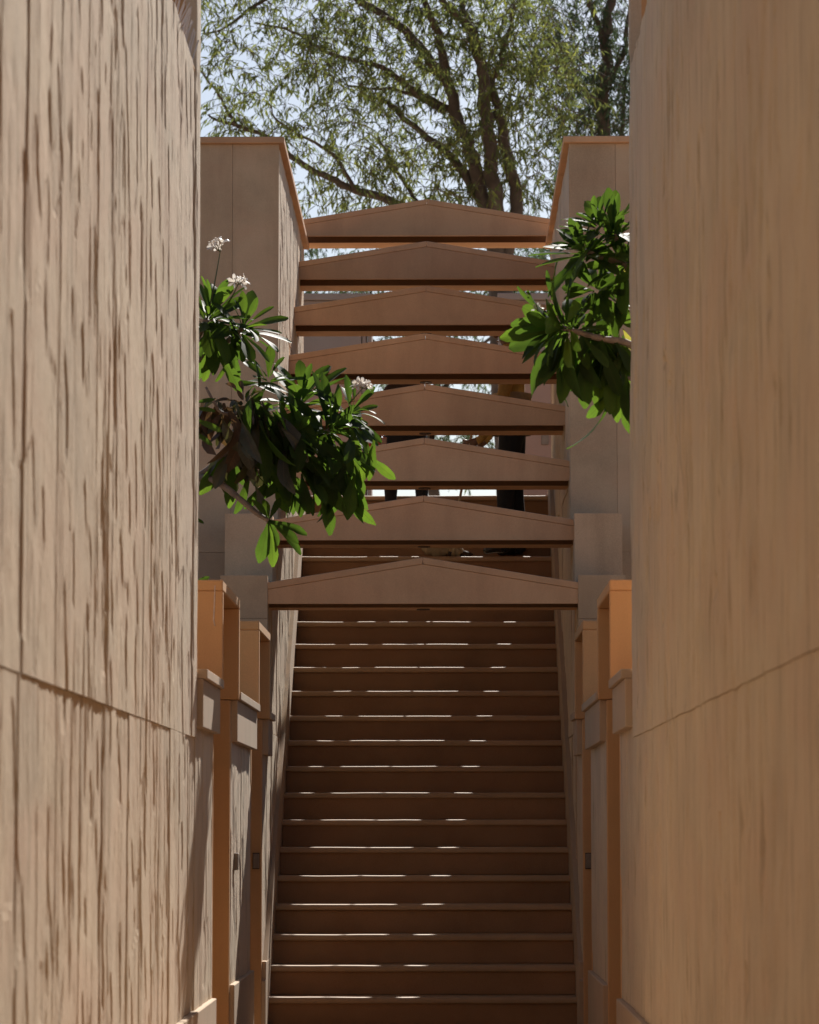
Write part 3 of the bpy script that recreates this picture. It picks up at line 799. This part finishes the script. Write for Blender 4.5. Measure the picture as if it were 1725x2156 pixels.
rosette(fl, cB, (0.55, -0.45, 0.62), 24, 0.21, 22, 105)
hanging(fl, pf(470, 715, 14.75), 13, 0.20, ('leaf',), 0.45, (0, 1), (0.1, 0, 0))
rosette(fl, c2, (0.06, -0.30, 0.95), 30, 0.262, 12, 100, lj=0.12)
rosette(fl, c3, (0.72, -0.48, 0.40), 30, 0.262, 16, 105, droop=0.25, lj=0.15)
rosette(fl, pf(738, 868, 14.8), (0.55, -0.45, 0.62), 20, 0.185, 15, 105)
rosette(fl, pf(565, 800, 14.9), (0.2, -0.5, 0.75), 14, 0.20, 25, 105)
hanging(fl, pf(745, 960, 14.8), 12, 0.19, ('leaf',), 0.35, (0, 1, 2), (0.1, 0, 0))
hanging(fl, pf(480, 945, 14.7), 14, 0.20, ('leaf', 'leafd'), 0.4, (1, 2), (0.15, 0, 0))
hanging(fl, pf(560, 985, 14.7), 16, 0.20, ('leaf', 'leafd', 'leaf'), 0.4, (1, 2), (0.15, 0, 0))
hanging(fl, pf(630, 1000, 14.7), 10, 0.19, ('leaf',), 0.4, (1, 2), (0.1, 0, 0))
rosette(fl, c4b, (0.70, -0.35, 0.55), 10, 0.19, 10, 75)
hanging(fl, c4, 26, 0.28, ('leafd', 'leafd', 'leafd', 'leaf', 'leafb'), 0.36, (2, 4, 4, 5), (0.10, 0, 0))
hanging(fl, pf(570, 890, 14.6), 26, 0.28, ('leafd', 'leaf', 'leaf'), 0.33, (2, 4, 1), (0.32, 0, 0))
hanging(fl, pf(470, 860, 14.6), 14, 0.25, ('leafb', 'leafd'), 0.35, (4, 5, 5), (-0.12, 0, 0))
hanging(fl, pf(610, 930, 14.65), 15, 0.26, ('leafd', 'leaf'), 0.32, (2, 1), (0.5, 0, 0))
rosette(fl, pf(515, 850, 14.6), (0.1, -0.3, 0.9), 9, 0.13, 10, 80, mats=('leafb', 'leafd', 'leaf'), kinds=(4, 5))
hanging(fl, c6, 15, 0.235, ('leaf',), 0.3, (1, 2), (0.05, 0, 0))
hanging(fl, pf(715, 925, 14.75), 16, 0.22, ('leaf',), 0.4, (0, 1, 2), (0.22, 0, 0))
for (tx, ty, mk) in ((549, 1184, 'leaf'), (583, 1198, 'leaf'), (656, 1117, 'leaf'), (652, 1156, 'leaf'), (545, 1050, 'leaf'), (592, 1045, 'leaf'), (630, 1132, 'leaf'), (560, 1042, 'leaf'), (600, 1150, 'leaf')):
    v = pf(tx, ty, 14.55 + rnd.uniform(-0.05, 0.1)) - c5
    put_leaf(fl, c5, v, Vector((0.3, -1, 0.5)), v.length, mk, rnd.choice((1, 2)), True)
for (bx, by, tx, ty) in ((405, 850, 452, 838), (400, 860, 455, 862), (396, 1085, 431, 1100), (402, 1235, 441, 1212), (400, 880, 470, 905), (400, 905, 450, 935)):
    a = pf(bx, by, 14.3); v = pf(tx, ty, 14.3) - a
    put_leaf(fl, a, v, Vector((0.2, -0.8, 0.6)), v.length, 'leaf', 0, True)
rosette(fl, pf(392, 870, 14.9), (0.5, 0.1, 0.5), 8, 0.15)
inflorescence(fl, cA, pf(464, 530, 14.72), 5, 0.06, 0.034)
inflorescence(fl, pf(480, 640, 14.72), pf(502, 598, 14.7), 5, 0.03, 0.034)
inflorescence(fl, pf(735, 850, 14.7), pf(763, 818, 14.68), 7, 0.034, 0.034)

LS = 1.0
fr = empty('frangipani_tree', (1.8, 15.2, 1.45), label='dark green frangipani leaning out from behind the shaded wall', cat='tree')
dA, dB, dC, d2, d3, d4 = pix(1232, 528, 14.7), pix(1292, 494, 14.8), pix(1318, 556, 14.75), pix(1184, 690, 14.6), pix(1300, 635, 14.85), pix(1232, 700, 14.7)
d5 = pix(1304, 792, 14.75)
r0_ = Vector((1.8, 15.2, 1.4)); m0 = pix(1420, 800, 15.0)
wood(fr, [([r0_, Vector((1.75, 15.2, 2.2)), m0], 0.06, 0.04), ([m0, pix(1380, 700, 14.9), pix(1340, 600, 14.8), dC], 0.032, 0.016),
          ([m0, pix(1330, 727, 14.75), pix(1260, 712, 14.65), d2], 0.02, 0.012), ([pix(1380, 700, 14.9), pix(1335, 670, 14.85), d3], 0.02, 0.012),
          ([pix(1340, 600, 14.8), pix(1325, 540, 14.8), dB], 0.018, 0.012), ([dC, pix(1275, 545, 14.72), dA], 0.014, 0.011), ([pix(1300, 720, 14.75), d4], 0.012, 0.01), ([m0, pix(1350, 800, 14.8), d5], 0.014, 0.009)])
rosette(fr, dA, (-0.45, -0.35, 0.80), 30, 0.215, 12, 100)
rosette(fr, pix(1262, 478, 14.75), (-0.3, -0.3, 0.9), 18, 0.19, 10, 90)
rosette(fr, dB, (-0.1, -0.45, 0.88), 24, 0.235, 12, 95)
rosette(fr, dC, (-0.7, -0.5, 0.25), 26, 0.27, 25, 105)
rosette(fr, pix(1255, 610, 14.75), (-0.5, -0.6, 0.3), 20, 0.19, 20, 105)
rosette(fr, d2, (-0.95, -0.28, 0.0), 30, 0.30, 8, 88, droop=0.22, lj=0.2)
rosette(fr, d2 + Vector((0.05, 0.05, 0.0)), (-0.3, -0.6, 0.5), 14, 0.21, 25, 100)
rosette(fr, d3, (-0.2, -0.7, 0.4), 22, 0.20, 20, 110, mats=('leaf', 'leaf', 'leaf', 'leaf', 'leaf', 'leafy'))
hanging(fr, d4, 24, 0.25, ('leaf',), 0.36, (0, 1, 2), (0.05, 0, 0))
hanging(fr, pix(1280, 720, 14.75), 16, 0.20, ('leaf',), 0.36, (0, 1, 2))
hanging(fr, d5, 14, 0.245, ('leaf',), 0.26, (0, 1, 2), (-0.18, 0, 0))
hanging(fr, pix(1322, 745, 14.75), 9, 0.18, ('leaf', 'leaf', 'leafy'), 0.5, (1, 2))
inflorescence(fr, pix(1165, 660, 14.6), pix(1134, 655, 14.6), 3, 0.02, 0.024)

# ------------------------------------------------------------------ people
def skin_body(name, J, E, root, mats, region, parent):
    """one continuous figure grown from joints J {name: (point, radius)} and bones E; region(name_a, name_b) -> material slot"""
    keys = list(J); idx = {k: i for i, k in enumerate(keys)}
    me = bpy.data.meshes.new(name + '_skeleton')
    me.from_pydata([tuple(J[k][0]) for k in keys], [(idx[a], idx[b]) for a, b in E], [])
    o = bpy.data.objects.new(name + '_skeleton', me); C.objects.link(o)
    md = o.modifiers.new('skin', 'SKIN'); md.use_smooth_shade = True; md.branch_smoothing = 0.4
    for i, k in enumerate(keys):
        r = J[k][1]; r = r if isinstance(r, tuple) else (r, r)
        me.skin_vertices[0].data[i].radius = r
        me.skin_vertices[0].data[i].use_root = (k == root)
    ss = o.modifiers.new('sub', 'SUBSURF'); ss.levels = 2; ss.render_levels = 2
    dg = bpy.context.evaluated_depsgraph_get()
    m2 = bpy.data.meshes.new_from_object(o.evaluated_get(dg))
    m2.name = name
    bpy.data.objects.remove(o)
    m2.materials.clear()
    for m in mats: m2.materials.append(m)
    segs = [(Vector(J[a][0]), Vector(J[b][0]), region(a, b), (min(J[a][1]) if isinstance(J[a][1], tuple) else J[a][1])) for a, b in E]
    for p in m2.polygons:
        best = 1e9; c = p.center
        for a, b, s, r in segs:
            ab = b - a; t = max(0, min(1, (c - a).dot(ab) / max(1e-9, ab.length_squared)))
            dd = (c - a - ab * t).length - r
            if dd < best: best = dd; p.material_index = s
        p.use_smooth = True
    return link(name, m2, None, parent)

def person(loc, hgt, face, label, arms, stance, mats, cap=None, top_slot=1, leg=1.0):
    """face: unit vector the person looks along; arms/stance give joints in fractions of height (forward, left, up)"""
    fwd = Vector(face).normalized(); left = Vector((0, 0, 1)).cross(fwd); P0 = Vector(loc)
    def W(f, l, u): return P0 + (fwd * f + left * l + Vector((0, 0, u))) * hgt
    pe = empty('person', loc, label=label, cat='person')
    J = {'pelvis': (W(0, 0, 0.53), (0.085 * hgt, 0.07 * hgt)), 'waist': (W(0.005, 0, 0.60), (0.075 * hgt, 0.062 * hgt)), 'chest': (W(0.005, 0, 0.72), (0.095 * hgt, 0.07 * hgt)),
         'neckbase': (W(-0.005, 0, 0.815), 0.045 * hgt), 'neck': (W(0.0, 0, 0.845), 0.030 * hgt), 'jaw': (W(0.016, 0, 0.885), (0.042 * hgt, 0.048 * hgt)), 'crown': (W(0.006, 0, 0.945), (0.045 * hgt, 0.055 * hgt))}
    E = [('pelvis', 'waist'), ('waist', 'chest'), ('chest', 'neckbase'), ('neckbase', 'neck'), ('neck', 'jaw'), ('jaw', 'crown')]
    for n_, sd in (('L', 1), ('R', -1)):
        a = arms[n_]
        J['sh' + n_] = (W(0, sd * 0.105, 0.80), 0.036 * hgt); J['el' + n_] = (W(*a[0]), 0.025 * hgt); J['wr' + n_] = (W(*a[1]), 0.017 * hgt); J['pa' + n_] = (W(*a[2]), (0.022 * hgt, 0.014 * hgt))
        E += [('neckbase', 'sh' + n_), ('sh' + n_, 'el' + n_), ('el' + n_, 'wr' + n_), ('wr' + n_, 'pa' + n_)]
        dv = (Vector(a[2]) - Vector(a[1])).normalized()
        curl = Vector(a[3]).normalized(); across = dv.cross(curl).normalized()
        for q, (ofs, ln) in enumerate(((0.018, 0.030), (0.006, 0.034), (-0.006, 0.032), (-0.017, 0.026))):
            b0 = Vector(a[2]) + across * ofs + dv * 0.012
            b1 = b0 + (dv * 0.7 + curl * 0.5).normalized() * ln * 0.8; b2 = b1 + (curl * 0.95 - dv * 0.15).normalized() * ln * 0.75
            for w_, bb in (('a', b1), ('b', b2)): J[f'f{n_}{q}{w_}'] = (W(*bb), 0.0055 * hgt)
            E += [('pa' + n_, f'f{n_}{q}a'), (f'f{n_}{q}a', f'f{n_}{q}b')]
        t1 = Vector(a[1]).lerp(Vector(a[2]), 0.6) + across * 0.028 + curl * 0.008; t2 = t1 + (dv * 0.5 + curl * 0.8).normalized() * 0.022
        J['t1' + n_] = (W(*t1), 0.006 * hgt); J['t2' + n_] = (W(*t2), 0.0052 * hgt)
        E += [('pa' + n_, 't1' + n_), ('t1' + n_, 't2' + n_)]
        g = stance[n_]
        J['hip' + n_] = (W(g[0] * 0.15, sd * 0.052, 0.49), 0.058 * hgt); J['kn' + n_] = (W(g[0] * 0.6 + 0.012, g[1], 0.285), 0.040 * leg * hgt)
        J['an' + n_] = (W(g[0], g[1], 0.05), 0.032 * leg * hgt); J['toe' + n_] = (W(g[0] + 0.095, g[1] + sd * 0.012, 0.018), (0.024 * hgt, 0.017 * hgt)); J['hl' + n_] = (W(g[0] - 0.022, g[1], 0.022), 0.022 * hgt)
        E += [('pelvis', 'hip' + n_), ('hip' + n_, 'kn' + n_), ('kn' + n_, 'an' + n_), ('an' + n_, 'toe' + n_), ('an' + n_, 'hl' + n_)]
    def region(a, b):
        if b[:2] in ('ja', 'cr', 'pa', 't1', 't2') or b == 'neck' or b[0] == 'f': return 0
        if b[:3] in ('toe',) or b[:2] == 'hl': return 3
        if b[:2] in ('an', 'kn') or b[:3] == 'hip': return 2
        return top_slot
    body = skin_body('body', J, E, 'pelvis', mats, region, pe)
    # face: nose, ears, eyes, mouth ; hair
    def blob(nm, c, r, m, par):
        bm = bmesh.new(); bmesh.ops.create_icosphere(bm, subdivisions=2, radius=1)
        ax = (fwd, left, Vector((0, 0, 1)))
        for v in bm.verts: v.co = c + (ax[0] * v.co.x * r[0] + ax[1] * v.co.y * r[1] + ax[2] * v.co.z * r[2]) * hgt
        me = bpy.data.meshes.new(nm); bm.to_mesh(me); bm.free()
        me.polygons.foreach_set('use_smooth', [True] * len(me.polygons))
        return link(nm, me, m, par)
    blob('nose', W(0.067, 0, 0.903), (0.012, 0.008, 0.014), mats[0], pe)
    for sd in (-1, 1):
        blob('ear', W(0.0, sd * 0.046, 0.905), (0.012, 0.005, 0.018), mats[0], pe)
        blob('eye', W(0.053, sd * 0.018, 0.918), (0.006, 0.008, 0.005), M['eye'], pe)
    blob('mouth', W(0.058, 0, 0.878), (0.006, 0.014, 0.004), M['red'] if False else mats[0], pe)
    blob('cap' if cap else 'hair', W(-0.006, 0, 0.955), (0.060, 0.052, 0.052), cap or M['hair'], pe)
    return pe, W

g_z = ZS0 + RISE * 17 + 0.0
gl = Vector((0.625, 23.56, g_z))
hand = pix(990, 931, 23.40)
Hg = 1.80
hf = (hand - gl)
hrel = (-hf.x / Hg, -hf.y / Hg, hf.z / Hg)           # facing -X: forward = -x, left = -y
guard, Wg = person(gl, Hg, (-1, 0, 0), 'person in mustard and khaki top and black trousers holding a cane on the stair', {
    'L': ((0.05, 0.15, 0.60), (hrel[0] - 0.045, hrel[1] + 0.01, hrel[2] + 0.01), (hrel[0] - 0.008, hrel[1], hrel[2]), (0.3, -1, 0)),
    'R': ((0.03, -0.15, 0.60), (0.10, -0.14, 0.50), (0.125, -0.14, 0.475), (0.3, 0.3, -1))},
    {'L': (0.03, 0.035), 'R': (-0.03, -0.04)}, [M['skin'], M['shirt'], M['black'], M['shoe']], cap=M['cap'])
V = []; Fc = []
for f_, r_ in ((0.50, 0.118), (0.53, 0.122), (0.60, 0.098), (0.66, 0.104)):
    for k in range(20):
        a = 2 * math.pi * k / 20
        V.append(Wg(0.004 + r_ * 0.78 * math.cos(a) * (1 + 0.05 * math.sin(5 * a)), r_ * 0.98 * math.sin(a) * (1 + 0.04 * math.sin(7 * a)), f_))
for i in range(3):
    for k in range(20): Fc.append((i * 20 + k, i * 20 + (k + 1) % 20, (i + 1) * 20 + (k + 1) % 20, (i + 1) * 20 + k))
link('jacket_hem', mesh('jacket_hem', V, Fc, True), M['khaki'], guard)
# cane in the hand
tip = pix(947, 1169, 23.43); tip.z = g_z + 0.004
top = hand + (hand - tip) * 0.35
V = []; Fc = []; dcn = top - tip
tube(V, Fc, [tip + dcn * (i / 10) for i in range(11)], [0.0095 + 0.0015 * (i % 3 == 0) for i in range(11)], 8)
cn = empty('walking_cane', tip, label='thin pale cane held upright in the hand of the person in black trousers', cat='cane')
link('shaft', mesh('shaft', V, Fc, True), M['cane'], cn)
V = []; Fc = []; tube(V, Fc, [tip - Vector((0, 0, 0.003)), tip + dcn * 0.025], [0.012, 0.0125], 8)
link('ferrule', mesh('ferrule', V, Fc, True), M['dark'], cn)

c_z = ZS0 + RISE * 19
ch, Wc = person((-0.16, 24.06, c_z), 1.20, (0.15, -1, 0), 'small person in brown top and black trousers standing near the stair head', {
    'L': ((0.02, 0.16, 0.62), (0.05, 0.16, 0.49), (0.055, 0.16, 0.455), (0.2, -0.5, -1)),
    'R': ((0.02, -0.16, 0.62), (0.04, -0.17, 0.49), (0.045, -0.17, 0.455), (0.2, 0.5, -1))},
    {'L': (0.0, 0.10), 'R': (-0.02, -0.09)}, [M['skin'], M['brown'], M['black'], M['shoe']], leg=1.3)
V = []; Fc = []
for f_, r_ in ((0.44, 0.135), (0.50, 0.132), (0.58, 0.118)):
    for k in range(18):
        a = 2 * math.pi * k / 18
        V.append(Wc(0.7 * r_ * math.cos(a), r_ * math.sin(a) * (1 + 0.04 * math.sin(6 * a)), f_))
for i in range(2):
    for k in range(18): Fc.append((i * 18 + k, i * 18 + (k + 1) % 18, (i + 1) * 18 + (k + 1) % 18, (i + 1) * 18 + k))
link('shirt_tail', mesh('shirt_tail', V, Fc, True), M['black'], ch)
# printed bag in the small person's hand
hb = Wc(0.055, -0.175, 0.44)
bag = empty('tote_bag', hb - Vector((0, 0, 0.34)), label='pink bag with red print hanging beside the small person', cat='bag')
x0, y0, z0 = hb.x, hb.y - 0.01, hb.z
V = []; Fc = []
for i, (z, w, d) in enumerate(((-0.32, 0.075, 0.03), (-0.30, 0.085, 0.04), (-0.12, 0.085, 0.032), (0.05, 0.08, 0.012))):
    for k in range(12):
        a = 2 * math.pi * k / 12
        V.append((x0 - 0.02 + w * math.cos(a), y0 + d * math.sin(a), z0 + z + 0.006 * math.sin(3 * a)))
for i in range(3):
    for k in range(12): Fc.append((i * 12 + k, i * 12 + (k + 1) % 12, (i + 1) * 12 + (k + 1) % 12, (i + 1) * 12 + k))
Fc.append(tuple(range(12))[::-1])
link('pouch', mesh('pouch', V, Fc, True), M['bag'], bag)
V = []; Fc = []; tube(V, Fc, smooth_path([(x0 - 0.08, y0, z0 + 0.04), (x0 - 0.04, y0, z0 + 0.07), (x0 + 0.02, y0, z0 + 0.07), (x0 + 0.05, y0, z0 + 0.04)], 4), [0.005] * 13, 6)
link('strap', mesh('strap', V, Fc, True), M['red'], bag)
for dx, dz, r in ((-0.03, -0.02, 0.03), (0.02, 0.015, 0.022), (-0.045, -0.12, 0.025), (0.015, -0.13, 0.035)):
    V = [(x0 - 0.02 + dx + r * math.cos(2 * math.pi * k / 10), y0 - 0.043 + 0.02 * abs(math.cos(2 * math.pi * k / 10)) * 0, z0 + dz + r * math.sin(2 * math.pi * k / 10)) for k in range(10)]
    V2 = [(a, b + 0.02, c) for a, b, c in V]
    link('print', mesh('print', V + V2, [tuple(range(10))[::-1]] + [(k, (k + 1) % 10, (k + 1) % 10 + 10, k + 10) for k in range(10)]), M['red'], bag)
# crumpled cloth bundle on the step
bz = ZS0 + RISE * 17
bn = empty('cloth_bundle', (0.14, 23.55, bz), label='rumpled khaki cloth bundle lying on the step beside the cane', cat='bundle')
def lump(nm, c, r, m, seed, amp):
    bm = bmesh.new(); bmesh.ops.create_icosphere(bm, subdivisions=4, radius=1)
    rr = Relief(seed, 1, 0, 0, 1, 0, 1)
    for v in bm.verts:
        n_ = float(rr.n(1, np.array([v.co.x * 5 + 20]), np.array([v.co.z * 1.5 + v.co.y * 2 + 20]))[0]); n2 = float(rr.n(2, np.array([v.co.x * 11 + 30]), np.array([v.co.z * 4 + v.co.y * 4 + 30]))[0])
        k = 1 + amp * (abs(n_ - 0.5) * 2 - 0.5) + amp * 0.4 * (n2 - 0.5)
        v.co = Vector((v.co.x * r[0], v.co.y * r[1], max(-0.85, v.co.z) * r[2])) * k
        v.co += Vector(c)
    me = bpy.data.meshes.new(nm); bm.to_mesh(me); bm.free(); me.polygons.foreach_set('use_smooth', [True] * len(me.polygons))
    return link(nm, me, m, bn)
lump('cloth', (0.085, 23.55, bz + 0.075), (0.115, 0.085, 0.088), M['khaki'], 3, 0.30)
lump('folded_end', (0.20, 23.54, bz + 0.045), (0.065, 0.055, 0.052), M['khaki'], 5, 0.35)
lump('dark_end', (0.275, 23.55, bz + 0.022), (0.055, 0.035, 0.025), M['brown'], 8, 0.25)
